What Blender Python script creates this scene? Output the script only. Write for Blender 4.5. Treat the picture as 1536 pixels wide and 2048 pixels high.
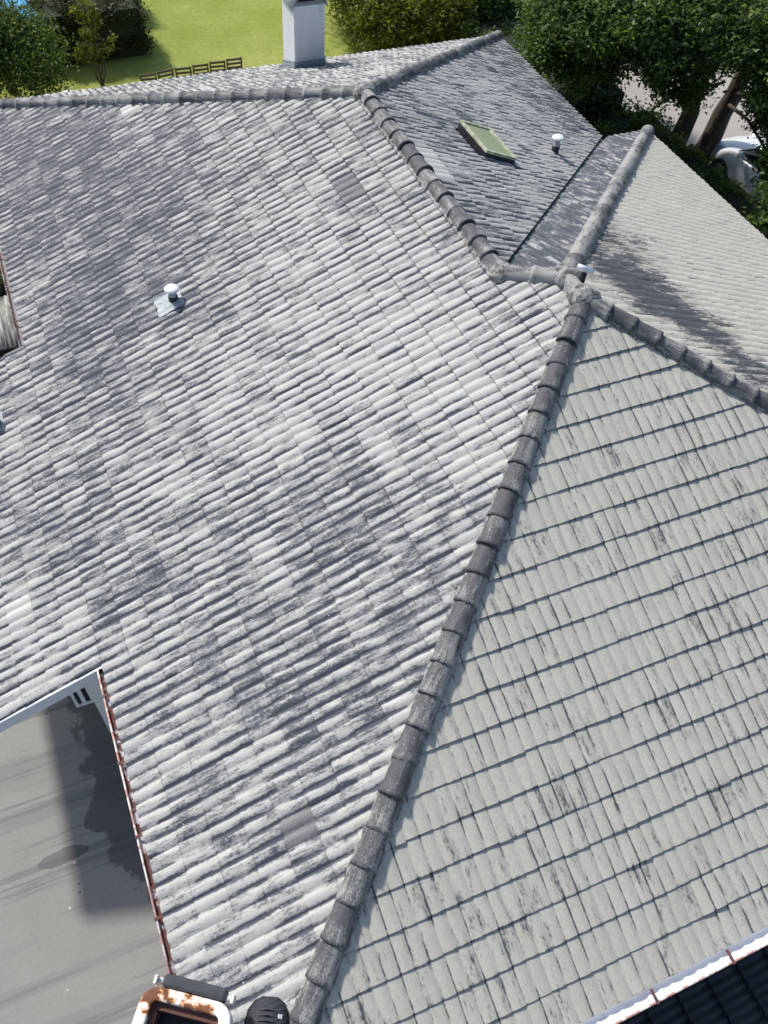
import bpy, bmesh, math, random
import numpy as np
from mathutils import Vector, Matrix

for o in list(bpy.data.objects): bpy.data.objects.remove(o)
SC = bpy.context.scene
COL = SC.collection
R = math.radians
rng = np.random.default_rng(7)
random.seed(7)

# ------------------------------------------------------------------ camera
CAMP = np.array([0.748, 0.113, 8.68])
CX = np.array([0.9206, -0.3854, 0.0632]); CF = np.array([0.277, 0.532, -0.800])
CF /= np.linalg.norm(CF); CX -= CF * (CX @ CF); CX /= np.linalg.norm(CX); CD = np.cross(CF, CX)
FPX = 1676.2
cam_d = bpy.data.cameras.new('camera'); cam = bpy.data.objects.new('camera', cam_d); COL.objects.link(cam)
cam_d.sensor_fit = 'HORIZONTAL'; cam_d.sensor_width = 36.0; cam_d.lens = FPX / 1536 * 36.0
cam_d.clip_start = 0.05; cam_d.clip_end = 3000
cam.matrix_world = Matrix(((CX[0], -CD[0], -CF[0], CAMP[0]), (CX[1], -CD[1], -CF[1], CAMP[1]), (CX[2], -CD[2], -CF[2], CAMP[2]), (0, 0, 0, 1)))
SC.camera = cam
SC.render.resolution_x = 768; SC.render.resolution_y = 1024

# ------------------------------------------------------------------ sky, sun, exposure
SUN_EL = R(46.0); SUN_A = R(22.0)                       # azimuth measured from +y towards -x
sun_vec = Vector((-math.sin(SUN_A) * math.cos(SUN_EL), math.cos(SUN_A) * math.cos(SUN_EL), math.sin(SUN_EL)))
W = bpy.data.worlds.new('World'); SC.world = W; W.use_nodes = True
wn = W.node_tree.nodes; wl = W.node_tree.links
sky = wn.new('ShaderNodeTexSky'); sky.sky_type = 'NISHITA'; sky.sun_disc = False
sky.sun_elevation = SUN_EL; sky.sun_rotation = -SUN_A; sky.air_density = 1.0; sky.dust_density = 1.6; sky.ozone_density = 1.2
wl.new(sky.outputs[0], wn['Background'].inputs[0]); wn['Background'].inputs[1].default_value = 0.125
sd = bpy.data.lights.new('sun', 'SUN'); sd.energy = 3.8; sd.angle = R(4.5); sd.color = (1.0, 0.965, 0.92)
so = bpy.data.objects.new('sun', sd); COL.objects.link(so)
so.rotation_euler = sun_vec.to_track_quat('Z', 'Y').to_euler()
SC.view_settings.view_transform = 'Standard'; SC.view_settings.look = 'None'
SC.view_settings.exposure = 0.05; SC.view_settings.gamma = 1.0; SC.view_settings.use_curve_mapping = False

# ------------------------------------------------------------------ helpers
def link(o, parent=None):
    COL.objects.link(o)
    if parent is not None: o.parent = parent
    return o
def tag(o, label=None, cat=None, group=None, kind=None):
    if label: o['label'] = label
    if cat: o['category'] = cat
    if group: o['group'] = group
    if kind: o['kind'] = kind
    return o
def empty(name, loc=(0, 0, 0), label=None, cat=None, group=None, parent=None):
    o = bpy.data.objects.new(name, None); o.location = loc; o.empty_display_size = 0.1
    return tag(link(o, parent), label, cat, group)
def mesh(name, V, F, mat=None, parent=None, smooth=False, attrs=None):
    me = bpy.data.meshes.new(name)
    me.from_pydata([tuple(map(float, v)) for v in V], [], [tuple(map(int, f)) for f in F])
    if smooth: me.polygons.foreach_set('use_smooth', [True] * len(me.polygons))
    if attrs:
        for k, a in attrs.items():
            a = np.asarray(a, np.float32)
            if k == 'tc':
                at = me.attributes.new(k, 'FLOAT_VECTOR', 'POINT'); at.data.foreach_set('vector', a.ravel())
            else:
                at = me.attributes.new(k, 'FLOAT_COLOR', 'POINT'); at.data.foreach_set('color', a.ravel())
    if mat: me.materials.append(mat)
    me.update()
    return link(bpy.data.objects.new(name, me), parent)
class MB:
    """collects shapes for one mesh"""
    def __init__(s): s.V = []; s.F = []
    def add(s, V, F):
        b = len(s.V); s.V += [tuple(v) for v in V]; s.F += [tuple(i + b for i in f) for f in F]; return s
    def box(s, lo, hi, M=None):
        x0, y0, z0 = lo; x1, y1, z1 = hi
        V = [Vector(v) for v in ((x0,y0,z0),(x1,y0,z0),(x1,y1,z0),(x0,y1,z0),(x0,y0,z1),(x1,y0,z1),(x1,y1,z1),(x0,y1,z1))]
        if M is not None: V = [M @ v for v in V]
        return s.add(V, [(0,3,2,1),(4,5,6,7),(0,1,5,4),(1,2,6,5),(2,3,7,6),(3,0,4,7)])
    def tube(s, pts, rad, n=10, cap=True):
        pts = [Vector(q) for q in pts]; rings = []
        if not hasattr(rad, '__len__'): rad = [rad] * len(pts)
        d0 = (pts[1] - pts[0]).normalized(); a = d0.orthogonal().normalized()
        V = []
        for i, q in enumerate(pts):
            d = (pts[min(i + 1, len(pts) - 1)] - pts[max(i - 1, 0)]).normalized()
            a = (a - d * a.dot(d)).normalized(); b = d.cross(a)
            for k in range(n):
                w = 2 * math.pi * k / n; V.append(q + (a * math.cos(w) + b * math.sin(w)) * rad[i])
        F = [(i*n+k, i*n+(k+1)%n, (i+1)*n+(k+1)%n, (i+1)*n+k) for i in range(len(pts) - 1) for k in range(n)]
        if cap: F += [tuple(range(n))[::-1], tuple(range((len(pts)-1)*n, len(pts)*n))]
        return s.add(V, F)
    def build(s, name, mat, parent=None, smooth=False, bevel=0):
        o = mesh(name, s.V, s.F, mat, parent, smooth)
        if bevel:
            m = o.modifiers.new('bevel', 'BEVEL'); m.width = bevel; m.segments = 2; m.limit_method = 'ANGLE'
        return o

# ------------------------------------------------------------------ node helpers
class NT:
    def __init__(s, name):
        s.m = bpy.data.materials.new(name); s.m.use_nodes = True
        s.t = s.m.node_tree; s.n = s.t.nodes; s.b = s.n['Principled BSDF']; s.out = s.n['Material Output']
    def put(s, sock, v):
        if isinstance(v, bpy.types.NodeSocket): s.t.links.new(v, sock)
        elif v is not None:
            if hasattr(sock.default_value, '__len__') and not hasattr(v, '__len__'): v = (v, v, v)
            if hasattr(v, '__len__') and len(v) == 3 and len(sock.default_value) == 4: v = (*v, 1)
            sock.default_value = v
    def math(s, op, a, b=None, c=None, clamp=False):
        k = s.n.new('ShaderNodeMath'); k.operation = op; k.use_clamp = clamp
        s.put(k.inputs[0], a)
        if b is not None: s.put(k.inputs[1], b)
        if c is not None: s.put(k.inputs[2], c)
        return k.outputs[0]
    def mad(s, a, b, c): return s.math('MULTIPLY_ADD', a, b, c)
    def attr(s, name):
        k = s.n.new('ShaderNodeAttribute'); k.attribute_name = name; return k
    def sep(s, v):
        k = s.n.new('ShaderNodeSeparateXYZ'); s.put(k.inputs[0], v); return k.outputs
    def comb(s, x, y, z):
        k = s.n.new('ShaderNodeCombineXYZ')
        for i, v in enumerate((x, y, z)): s.put(k.inputs[i], v)
        return k.outputs[0]
    def map(s, vec, scale=(1, 1, 1), loc=(0, 0, 0)):
        k = s.n.new('ShaderNodeMapping'); s.put(k.inputs[0], vec); k.inputs['Scale'].default_value = scale; k.inputs['Location'].default_value = loc
        return k.outputs[0]
    def noise(s, vec, scale=1.0, detail=4.0, rough=0.55, dist=0.0):
        k = s.n.new('ShaderNodeTexNoise'); s.put(k.inputs['Vector'], vec); k.inputs['Scale'].default_value = scale
        k.inputs['Detail'].default_value = detail; k.inputs['Roughness'].default_value = rough; k.inputs['Distortion'].default_value = dist
        return k.outputs[0]
    def voro(s, vec, scale=1.0, rnd=1.0):
        k = s.n.new('ShaderNodeTexVoronoi'); s.put(k.inputs['Vector'], vec); k.inputs['Scale'].default_value = scale; k.inputs['Randomness'].default_value = rnd
        return k.outputs
    def smooth(s, v, lo, hi, a=0.0, b=1.0):
        k = s.n.new('ShaderNodeMapRange'); k.interpolation_type = 'SMOOTHSTEP'; s.put(k.inputs[0], v)
        s.put(k.inputs[1], lo); s.put(k.inputs[2], hi); s.put(k.inputs[3], a); s.put(k.inputs[4], b)
        return k.outputs[0]
    def mix(s, f, a, b):
        k = s.n.new('ShaderNodeMix'); k.data_type = 'RGBA'; s.put(k.inputs[0], f); s.put(k.inputs[6], a); s.put(k.inputs[7], b)
        return k.outputs[2]
    def mul(s, a, b):
        k = s.n.new('ShaderNodeMix'); k.data_type = 'RGBA'; k.blend_type = 'MULTIPLY'; k.inputs[0].default_value = 1
        s.put(k.inputs[6], a); s.put(k.inputs[7], b); return k.outputs[2]
    def bump(s, h, strength=0.5, dist=0.01):
        k = s.n.new('ShaderNodeBump'); s.put(k.inputs['Height'], h); k.inputs['Strength'].default_value = strength; k.inputs['Distance'].default_value = dist
        s.t.links.new(k.outputs[0], s.b.inputs['Normal'])
    def obj(s):
        k = s.n.new('ShaderNodeTexCoord'); return k.outputs['Object']
    def pos(s):
        k = s.n.new('ShaderNodeNewGeometry'); return k.outputs['Position']
    def fin(s, col, rough=0.7, metal=0.0, spec=0.5):
        s.put(s.b.inputs['Base Color'], col); s.put(s.b.inputs['Roughness'], rough); s.put(s.b.inputs['Metallic'], metal)
        s.b.inputs['Specular IOR Level'].default_value = spec
        return s.m
def plain(name, col, rough=0.6, metal=0.0, var=0.15, scale=6.0):
    k = NT(name); n = k.noise(k.obj(), scale, 5)
    c = k.mix(n, tuple(x * (1 - var) for x in col), tuple(min(1, x * (1 + var)) for x in col))
    return k.fin(c, rough, metal)

# ------------------------------------------------------------------ materials
GAUGE = 0.335
def tile_material(name, lightA, lightB, dark, pan_amt=0.24, lo=0.30, hi=0.72, pw=(0.8, 0.1), tile=0.12, w=(0.36, 0.45, 1.35, 0.6), bs=0.35, lap=0.0):
    k = NT(name)
    tc = k.attr('tc').outputs['Vector']; ti = k.attr('ti'); r, g, b = k.sep(ti.outputs['Color']); wav = ti.outputs['Alpha']
    n1 = k.noise(k.map(tc, (1.1, 0.55, 1)), 1.0, 3, 0.5)
    n2 = k.noise(k.map(tc, (16, 3.0, 1)), 1.0, 4, 0.6)
    n3 = k.noise(k.map(tc, (55, 26, 1)), 1.0, 3, 0.6)
    n4 = k.noise(k.map(tc, (4.6, 1.6, 1), (5, 3, 0)), 1.0, 3, 0.55)
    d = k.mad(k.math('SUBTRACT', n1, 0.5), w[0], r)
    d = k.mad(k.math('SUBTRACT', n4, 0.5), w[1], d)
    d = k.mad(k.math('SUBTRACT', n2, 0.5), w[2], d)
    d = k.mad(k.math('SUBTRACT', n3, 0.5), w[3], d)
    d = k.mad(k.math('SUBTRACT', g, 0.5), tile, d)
    # algae settles in the pan beside every roll, with wave shading painted into it
    pan = k.smooth(wav, pw[0], pw[1])
    d = k.mad(k.math('MULTIPLY', pan, k.smooth(k.noise(k.map(tc, (7, 1.6, 1), (2, 8, 0)), 1.0, 3), 0.36, 0.62)), pan_amt, d)
    if lap:                                             # darker band at the laps
        fr = k.math('FRACT', k.math('DIVIDE', k.math('ADD', k.sep(tc)[1], 0.012 + 10 * GAUGE), GAUGE))
        lp = k.math('MAXIMUM', k.smooth(fr, 0.05, 0.0), k.smooth(fr, 0.92, 1.0))
        d = k.mad(k.math('MULTIPLY', lp, k.mad(n4, 0.8, 0.4)), lap, d)
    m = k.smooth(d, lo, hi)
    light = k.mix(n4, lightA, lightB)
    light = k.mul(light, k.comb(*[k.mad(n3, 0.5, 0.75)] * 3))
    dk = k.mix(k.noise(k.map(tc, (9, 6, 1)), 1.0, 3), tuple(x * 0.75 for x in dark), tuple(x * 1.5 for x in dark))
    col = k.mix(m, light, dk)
    # single white lichen specks
    v = k.voro(k.map(tc, (15, 13, 1)), 1.0)
    sp = k.math('MULTIPLY', k.smooth(v[0], 0.13, 0.07), k.math('GREATER_THAN', k.sep(v[1])[0], 0.80))
    col = k.mix(k.math('MULTIPLY', sp, 0.75), col, tuple(min(0.75, x * 1.25) for x in lightB))
    # replaced tiles: smooth slate grey, or clean and pale
    new = k.mix(n4, (0.085, 0.083, 0.095), (0.17, 0.16, 0.172)); pale = k.mix(n2, (0.50, 0.50, 0.46), (0.62, 0.62, 0.57))
    col = k.mix(k.math('MULTIPLY', k.smooth(b, 0.3, 0.4), k.math('LESS_THAN', b, 0.7)), col, k.mix(0.25, new, col))
    col = k.mix(k.smooth(b, 0.8, 0.9), col, pale)
    k.bump(k.math('ADD', k.mad(m, -0.5, n3), k.math('MULTIPLY', n2, 0.6)), bs, 0.006)
    return k.fin(col, k.mad(n2, 0.25, 0.52), 0, 0.4)
M = {}
M['tileL'] = tile_material('tile_lichen_white', (0.40, 0.398, 0.372), (0.585, 0.582, 0.538), (0.056, 0.064, 0.081), 0.58, 0.28, 0.76, (0.85, 0.12), 0.16, (0.28, 0.50, 1.30, 0.75), 0.4, 0.11)
M['tileR'] = tile_material('tile_lichen_grey', (0.485, 0.465, 0.39), (0.615, 0.595, 0.51), (0.075, 0.079, 0.086), 0.50, 0.32, 0.78, (0.34, 0.08), 0.12, (0.25, 0.50, 1.35, 0.85), 0.35, 0.16)
M['ridge'] = tile_material('ridge_tile_slate', (0.27, 0.27, 0.262), (0.46, 0.46, 0.43), (0.082, 0.082, 0.088), 0.24, 0.28, 0.70, (0.8, 0.1), 0.12, (0.4, 1.1, 0.7, 1.2), 0.9)
k = NT('roof_felt'); M['felt'] = k.fin(k.mix(k.noise(k.pos(), 4), (0.012, 0.012, 0.014), (0.03, 0.03, 0.033)), 0.9)
k = NT('mortar'); n = k.noise(k.pos(), 18, 6); k.bump(n, 0.9, 0.03)
M['mortar'] = k.fin(k.mix(k.smooth(k.noise(k.pos(), 14, 6, 0.65), 0.38, 0.62), (0.11, 0.11, 0.11), (0.38, 0.385, 0.36)), 0.9)
k = NT('render_white'); n = k.noise(k.pos(), 60, 4); k.bump(n, 0.6, 0.012)
run = k.smooth(k.noise(k.map(k.pos(), (11, 11, 0.9)), 1.0, 4), 0.55, 0.75)
M['render'] = k.fin(k.mix(k.math('MULTIPLY', run, 0.35), k.mix(k.noise(k.pos(), 3, 5), (0.80, 0.81, 0.82), (0.90, 0.90, 0.89)), (0.52, 0.53, 0.52)), 0.85)
k = NT('painted_board'); g = k.noise(k.map(k.pos(), (3, 3, 22)), 1.0, 5)
dn = k.smooth(k.noise(k.map(k.pos(), (5, 5, 14)), 1.0, 5), 0.62, 0.72)
M['board'] = k.fin(k.mix(k.math('MULTIPLY', dn, 0.5), k.mix(g, (0.74, 0.79, 0.83), (0.84, 0.86, 0.87)), (0.20, 0.22, 0.24)), 0.55)
def rusty(name, paint, r0, r1, thr, scale, rough=0.4, metal=0.0):
    k = NT(name); n = k.noise(k.pos(), scale, 6, 0.6); m = k.smooth(n, thr - 0.035, thr + 0.035)
    rust = k.mix(k.noise(k.pos(), scale * 3.1, 5), r0, r1)
    k.bump(k.math('ADD', m, k.noise(k.pos(), scale * 5, 3)), 0.4, 0.004)
    c = k.mix(m, paint, rust)
    return k.fin(c, k.mad(m, 0.4, rough), metal)
M['gutterL'] = rusty('gutter_red_rust', (0.66, 0.62, 0.66), (0.11, 0.048, 0.048), (0.22, 0.095, 0.08), 0.48, 8.0)
M['gutterR'] = rusty('gutter_pale_metal', (0.88, 0.90, 0.92), (0.55, 0.55, 0.60), (0.66, 0.66, 0.70), 0.68, 6.0, 0.3)
M['gutterP'] = rusty('gutter_grey_pink', (0.42, 0.40, 0.41), (0.33, 0.26, 0.25), (0.45, 0.37, 0.36), 0.5, 6.0)
M['lip'] = rusty('gutter_lip', (0.72, 0.66, 0.62), (0.42, 0.22, 0.18), (0.55, 0.32, 0.27), 0.50, 9.0)
M['bracket'] = rusty('bracket_rust', (0.07, 0.06, 0.07), (0.13, 0.05, 0.04), (0.20, 0.08, 0.06), 0.46, 14.0)
M['lead'] = plain('lead_sheet', (0.38, 0.42, 0.44), 0.5, 0.0, 0.35, 14)
k = NT('valley_metal'); n = k.noise(k.map(k.pos(), (5, 5, 5)), 1.0, 5)
M['valley'] = k.fin(k.mix(k.smooth(n, 0.42, 0.6), (0.05, 0.075, 0.07), (0.26, 0.30, 0.31)), 0.55)
M['black'] = plain('black_plastic', (0.018, 0.020, 0.026), 0.45)
M['cap'] = plain('white_cap', (0.84, 0.85, 0.86), 0.3, 0, 0.04)
M['alu'] = plain('bright_aluminium', (0.86, 0.88, 0.93), 0.22, 0.6, 0.05)
M['zinc'] = plain('zinc_sheet', (0.46, 0.47, 0.47), 0.4, 0.5, 0.2, 5)
k = NT('skylight_frame'); n = k.noise(k.pos(), 12, 5); M['skyframe'] = k.fin(k.mix(k.smooth(n, 0.35, 0.65), (0.34, 0.36, 0.22), (0.58, 0.59, 0.43)), 0.55)
k = NT('skylight_glass'); n = k.noise(k.pos(), 5, 4); M['skyglass'] = k.fin(k.mix(n, (0.20, 0.26, 0.15), (0.30, 0.36, 0.24)), 0.12, 0, 0.6)

# patio concrete: trowel streaks along x, damp patches with ragged edges that also paint the porch shadow darker
k = NT('patio_concrete'); P = k.pos(); px, py, pz = k.sep(P)
f = k.noise(P, 1.3, 5); g = k.noise(P, 38, 3)
st = k.noise(k.map(P, (0.35, 9.0, 1)), 1.0, 4, 0.6); st2 = k.noise(k.map(P, (0.10, 3.2, 1), (0, 1.7, 0)), 1.0, 3, 0.5)
base = k.mix(f, (0.245, 0.238, 0.215), (0.335, 0.325, 0.295))
base = k.mul(base, k.comb(*[k.mad(g, 0.30, 0.85)] * 3))
base = k.mix(k.math('MULTIPLY', k.smooth(st, 0.57, 0.66), 0.5), base, (0.13, 0.13, 0.13))
base = k.mix(k.math('MULTIPLY', k.smooth(st2, 0.54, 0.64), 0.38), base, (0.17, 0.17, 0.165))
wob = k.noise(P, 2.6, 5, 0.6); wet_shade = None
for (cx, cy, rx, ry) in ((-0.10, 4.7, 0.72, 1.55), (-0.62, 4.35, 0.30, 0.22), (-0.15, 6.2, 0.7, 0.9), (-0.52, 1.55, 0.42, 0.22), (-1.25, 4.05, 0.35, 0.10), (-0.30, 1.85, 0.30, 0.30)):
    dx = k.math('DIVIDE', k.math('SUBTRACT', px, cx), rx); dy = k.math('DIVIDE', k.math('SUBTRACT', py, cy), ry)
    q = k.math('SQRT', k.math('ADD', k.math('MULTIPLY', dx, dx), k.math('MULTIPLY', dy, dy)))
    q = k.mad(k.math('SUBTRACT', wob, 0.5), 1.1, q)
    w = k.smooth(q, 1.05, 0.93)
    wet_shade = w if wet_shade is None else k.math('MAXIMUM', wet_shade, w)
base = k.mix(k.math('MULTIPLY', wet_shade, 0.72), base, (0.050, 0.050, 0.054))
v = k.voro(P, 5.5); spk = k.math('MULTIPLY', k.smooth(v[0], 0.09, 0.06), k.math('GREATER_THAN', k.sep(v[1])[0], 0.70))
base = k.mix(spk, base, k.mix(k.math('GREATER_THAN', k.sep(v[1])[1], 0.5), (0.06, 0.06, 0.06), (0.62, 0.60, 0.55)))
k.bump(k.math('ADD', g, k.math('MULTIPLY', st, 0.6)), 0.3, 0.006)
M['patio'] = k.fin(base, k.mad(wet_shade, -0.3, 0.85))
k = NT('lawn_grass'); P = k.pos(); a = k.noise(P, 0.55, 4); b_ = k.noise(P, 7, 5, 0.7); c_ = k.noise(P, 60, 3, 0.8)
col = k.mix(k.smooth(a, 0.3, 0.7), (0.35, 0.42, 0.075), (0.50, 0.54, 0.14)); col = k.mul(col, k.comb(*[k.mad(b_, 0.7, 0.62)] * 3)); col = k.mul(col, k.comb(*[k.mad(c_, 0.8, 0.6)] * 3))
k.bump(k.math('ADD', c_, b_), 0.8, 0.05); M['lawn'] = k.fin(col, 0.9, 0, 0.2)
k = NT('soil'); P = k.pos(); M['soil'] = k.fin(k.mix(k.noise(P, 2, 6), (0.030, 0.032, 0.020), (0.085, 0.075, 0.050)), 0.95)
k = NT('asphalt_pale'); P = k.pos(); c_ = k.noise(P, 45, 3); col = k.mix(k.noise(P, 0.8, 5), (0.34, 0.31, 0.28), (0.46, 0.43, 0.39)); col = k.mul(col, k.comb(*[k.mad(c_, 0.5, 0.75)] * 3)); M['road'] = k.fin(col, 0.9)
k = NT('pale_paving'); P = k.pos(); M['paving'] = k.fin(k.mix(k.noise(P, 3, 5), (0.50, 0.47, 0.42), (0.62, 0.59, 0.53)), 0.9)
k = NT('pool_water'); P = k.pos(); n = k.noise(P, 3, 3); k.bump(n, 0.3, 0.05); M['pool'] = k.fin(k.mix(n, (0.03, 0.30, 0.62), (0.10, 0.47, 0.80)), 0.08)
k = NT('corrugated_grey'); P = k.pos(); n = k.noise(k.map(P, (9, 1.5, 3)), 1.0, 5); M['corr'] = k.fin(k.mix(k.smooth(n, 0.35, 0.65), (0.16, 0.155, 0.145), (0.50, 0.49, 0.45)), 0.8)
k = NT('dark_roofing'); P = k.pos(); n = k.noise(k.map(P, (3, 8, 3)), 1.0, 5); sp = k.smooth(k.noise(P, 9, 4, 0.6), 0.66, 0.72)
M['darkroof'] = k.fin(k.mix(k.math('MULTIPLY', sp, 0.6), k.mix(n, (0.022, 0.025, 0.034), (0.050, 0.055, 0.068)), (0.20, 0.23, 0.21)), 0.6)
def bark():
    k = NT('bark'); P = k.obj(); n = k.noise(k.map(P, (9, 9, 2)), 1.0, 5, 0.6); k.bump(n, 0.9, 0.05)
    return k.fin(k.mix(n, (0.035, 0.028, 0.020), (0.115, 0.095, 0.070)), 0.9)
M['bark'] = bark()
M['core'] = plain('hedge_twigs', (0.022, 0.032, 0.014), 0.9, 0, 0.5, 8)
def leaf(name, a, b, c):
    k = NT(name); ti = k.attr('ti').outputs['Color']; r, g, bb = k.sep(ti)
    col = k.mix(r, a, b); col = k.mix(k.smooth(g, 0.86, 0.98), col, c)
    k.fin(col, 0.5, 0, 0.35)
    tr = k.n.new('ShaderNodeBsdfTranslucent'); k.put(tr.inputs[0], k.mul(col, (1.15, 1.15, 0.6)))
    mx = k.n.new('ShaderNodeMixShader'); mx.inputs[0].default_value = 0.42
    k.t.links.new(k.b.outputs[0], mx.inputs[1]); k.t.links.new(tr.outputs[0], mx.inputs[2]); k.t.links.new(mx.outputs[0], k.out.inputs[0])
    return k.m
M['leafdark'] = leaf('leaf_dark', (0.045, 0.080, 0.028), (0.18, 0.27, 0.068), (0.32, 0.37, 0.09))
M['leafmid'] = leaf('leaf_mid', (0.07, 0.115, 0.028), (0.19, 0.26, 0.058), (0.34, 0.37, 0.10))
M['leafyel'] = leaf('leaf_yellow', (0.10, 0.14, 0.02), (0.23, 0.25, 0.035), (0.33, 0.32, 0.05))
M['leafolive'] = leaf('leaf_olive', (0.035, 0.048, 0.020), (0.085, 0.098, 0.040), (0.13, 0.09, 0.05))
M['leafgrey'] = leaf('leaf_greygreen', (0.07, 0.11, 0.05), (0.16, 0.22, 0.10), (0.22, 0.28, 0.13))

# ------------------------------------------------------------------ roof geometry
T = 0.398; TH = math.atan(T); C = math.cos(TH); S = math.sin(TH)
XS, XE, YV, DN = 11.444, 12.524, 12.944, 17.48
Y1, Y2 = 5.0, 10.48                                     # the porch: roof runs further down between these
GA, TW, WV = 0.335, 0.278, 0.139                        # gauge, tile cover width, wave pitch
PORCH = 6 * GA
GZ = -2.7                                               # ground level below the eaves
# ---- the setting
def sheet(name, x0, y0, x1, y1, z, mat, nx=1, ny=1):
    V = [(x0 + (x1 - x0) * i / nx, y0 + (y1 - y0) * j / ny, z) for j in range(ny + 1) for i in range(nx + 1)]
    F = [(j*(nx+1)+i, j*(nx+1)+i+1, (j+1)*(nx+1)+i+1, (j+1)*(nx+1)+i) for j in range(ny) for i in range(nx)]
    return tag(mesh(name, V, F, mat), kind='structure')
sheet('ground', -400, -400, 400, 400, GZ - 0.012, M['soil'])
sheet('lawn', -30, 18.6, 15.2, 60, GZ - 0.004, M['lawn'])
sheet('patio', -14, -9, 3, 11.8, GZ, M['patio'])
sheet('road', 15.95, -60, 24.5, 80, GZ, M['road'])
sheet('pool_terrace', -3.2, 28.05, 4.7, 36, GZ, M['paving'])
sheet('pool', -2.5, 27.3, 2.6, 34, GZ + 0.006, M['pool'])
# kerb between hedge strip and road
kb = MB().box((15.80, -60, GZ - 0.01), (15.945, 80, GZ + 0.12)); tag(kb.build('kerb', M['paving'], bevel=0.01), kind='structure')

ENDH = -1.0
house = empty('house', (6, 6, GZ), 'house with a grey lichen-covered hipped tile roof and white chimney', 'house')
HP = Vector((6, 6, GZ))
def hp(o):                                              # keep world coordinates under the house Empty
    o.parent = house; o.matrix_parent_inverse = Matrix.Translation(-HP); return o

# slope frames: u along the eave, v up the slope, n outward
SL = {
 'L': dict(o=(0, 0, 0), u=(0, 1, 0), v=(C, 0, S), n=(-S, 0, C), k=0, flip=False),
 'R': dict(o=(0, 0, 0), u=(1, 0, 0), v=(0, C, S), n=(0, -S, C), k=1, flip=False),
 'E': dict(o=(XE, 0, 0), u=(0, 1, 0), v=(-C, 0, S), n=(S, 0, C), k=2, flip=True),
 'S': dict(o=(XS, 0, 0), u=(0, 1, 0), v=(-C, 0, S), n=(S, 0, C), k=3, flip=True),
 'V': dict(o=(0, YV, 0), u=(1, 0, 0), v=(0, -C, S), n=(0, S, C), k=4, flip=True),
 'N': dict(o=(0, DN, 0), u=(1, 0, 0), v=(0, -C, S), n=(0, S, C), k=5, flip=True),
}
for s in SL.values():
    for q in 'ouvn': s[q] = np.array(s[q], float)
def vmax(s, u):
    if s == 'L': return max(min(u, XE / 2, YV - u), min(u, XS / 2, DN - u)) / C
    if s == 'R': return min(u, XE - u) / C
    if s == 'E': return min(XE / 2, u, YV - u) / C
    if s == 'S': return min(XS / 2, DN - u) / C
    if s == 'V': return min(u, XE - u) / C
    if s == 'N': return min(u, XS - u) / C
def vmin(s, u):
    if s == 'L': return -PORCH if Y1 < u < Y2 else 0.0
    if s == 'S': return max(0.0, (YV - u) / C + 0.07) if u < YV + 0.07 else 0.0
    if s == 'V': return max(0.0, (XS - u) / C + 0.10) if u < XS + 0.1 else 0.0
    return 0.0
URANGE = {'L': (0, DN), 'R': (0, XE), 'E': (0, YV), 'S': (YV - XS / 2, DN), 'V': (YV - XS / 2 - 1.6, XE), 'N': (0, XS)}

DIRT = {
'L': (0.40, [(14.8,1.24,2.8,1.8,0.46),(11.55,2.0,2.4,1.6,0.30),(9.93,1.34,1.34,0.92,0.2),(9.33,0.56,0.99,0.7,0.2),(12.52,0.42,1.05,0.65,0.08),(7.09,1.86,0.64,0.49,0.08),(5.63,2.73,0.74,0.62,0.18),(5.12,3.54,0.58,0.49,0.17),(4.09,3.63,0.57,0.51,0.15),(4.23,2.5,0.69,0.62,0.17),(5.65,0.76,0.75,0.64,0.22),(6.84,-0.34,0.78,0.64,0.18),(4.03,1.52,0.73,0.68,0.18),(3.22,2.27,0.51,0.49,0.2),(2.43,1.51,0.28,0.29,0.15),(10.81,5.02,1.01,0.64,0.1),(12.41,3.77,1.15,0.69,0.08),(5.57,4.96,0.99,0.81,-0.28),(6.98,3.94,1.15,0.88,-0.24),(8.57,3.54,1.09,0.77,-0.15),(7.47,5.21,1.05,0.78,-0.2),(7.5,2.57,0.83,0.62,-0.2),(6.04,-0.78,0.58,0.5,-0.25),(5.28,-0.66,0.53,0.48,-0.25),(5.09,0.28,0.26,0.23,-0.3),(3.49,0.87,0.53,0.52,-0.05),(1.83,0.66,0.51,0.56,-0.1),(1.98,0.02,0.27,0.29,-0.12),(1.3,0.78,0.28,0.31,-0.2),(9.58,4.38,0.81,0.54,-0.1),(6.44,5.06,0.66,0.52,-0.12),(2.33,2.54,0.28,0.28,-0.12),(8.97,1.89,0.58,0.41,-0.1)]),
'R': (0.27, [(6.36,4.3,0.39,0.33,0.1),(5.38,3.61,0.36,0.31,0.06),(5.97,2.85,0.55,0.46,0.1),(4.5,3.99,0.34,0.31,0.08),(3.75,1.32,0.41,0.36,0.06),(4.37,0.45,0.31,0.26,0.08),(3.22,2.0,0.5,0.45,-0.05)]),
'S': (0.41, [(11.0,2.77,1.0,1.0,-0.12),(12.58,2.2,1.24,1.0,-0.1),(13.0,3.27,1.48,1.0,-0.05),(11.73,5.22,0.8,0.7,0.12),(16.59,0.5,1.4,1.2,0.2),(14.77,0.5,1.4,1.1,0.2),(8.92,6.05,0.7,0.6,0.15),(8.47,5.52,0.69,0.6,0.1),(9.38,6.14,0.38,0.33,-0.2),(13.63,0.71,1.0,0.9,0.1)]),
'E': (0.14, [(7.89,5.08,0.5,0.85,0.81),(7.13,5.43,0.45,0.85,1.16),(6.63,5.25,0.42,0.85,1.16),(6.07,4.95,0.38,0.85,1.16),(5.56,4.72,0.36,0.55,0.85),(5.11,4.44,0.34,0.85,0.92),(8.44,4.39,0.6,0.6,0.2),(7.51,4.18,0.4,0.5,0.15),(6.35,3.71,0.37,0.5,0.1)]),
'V': (0.66, []), 'N': (0.47, [])}
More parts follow.
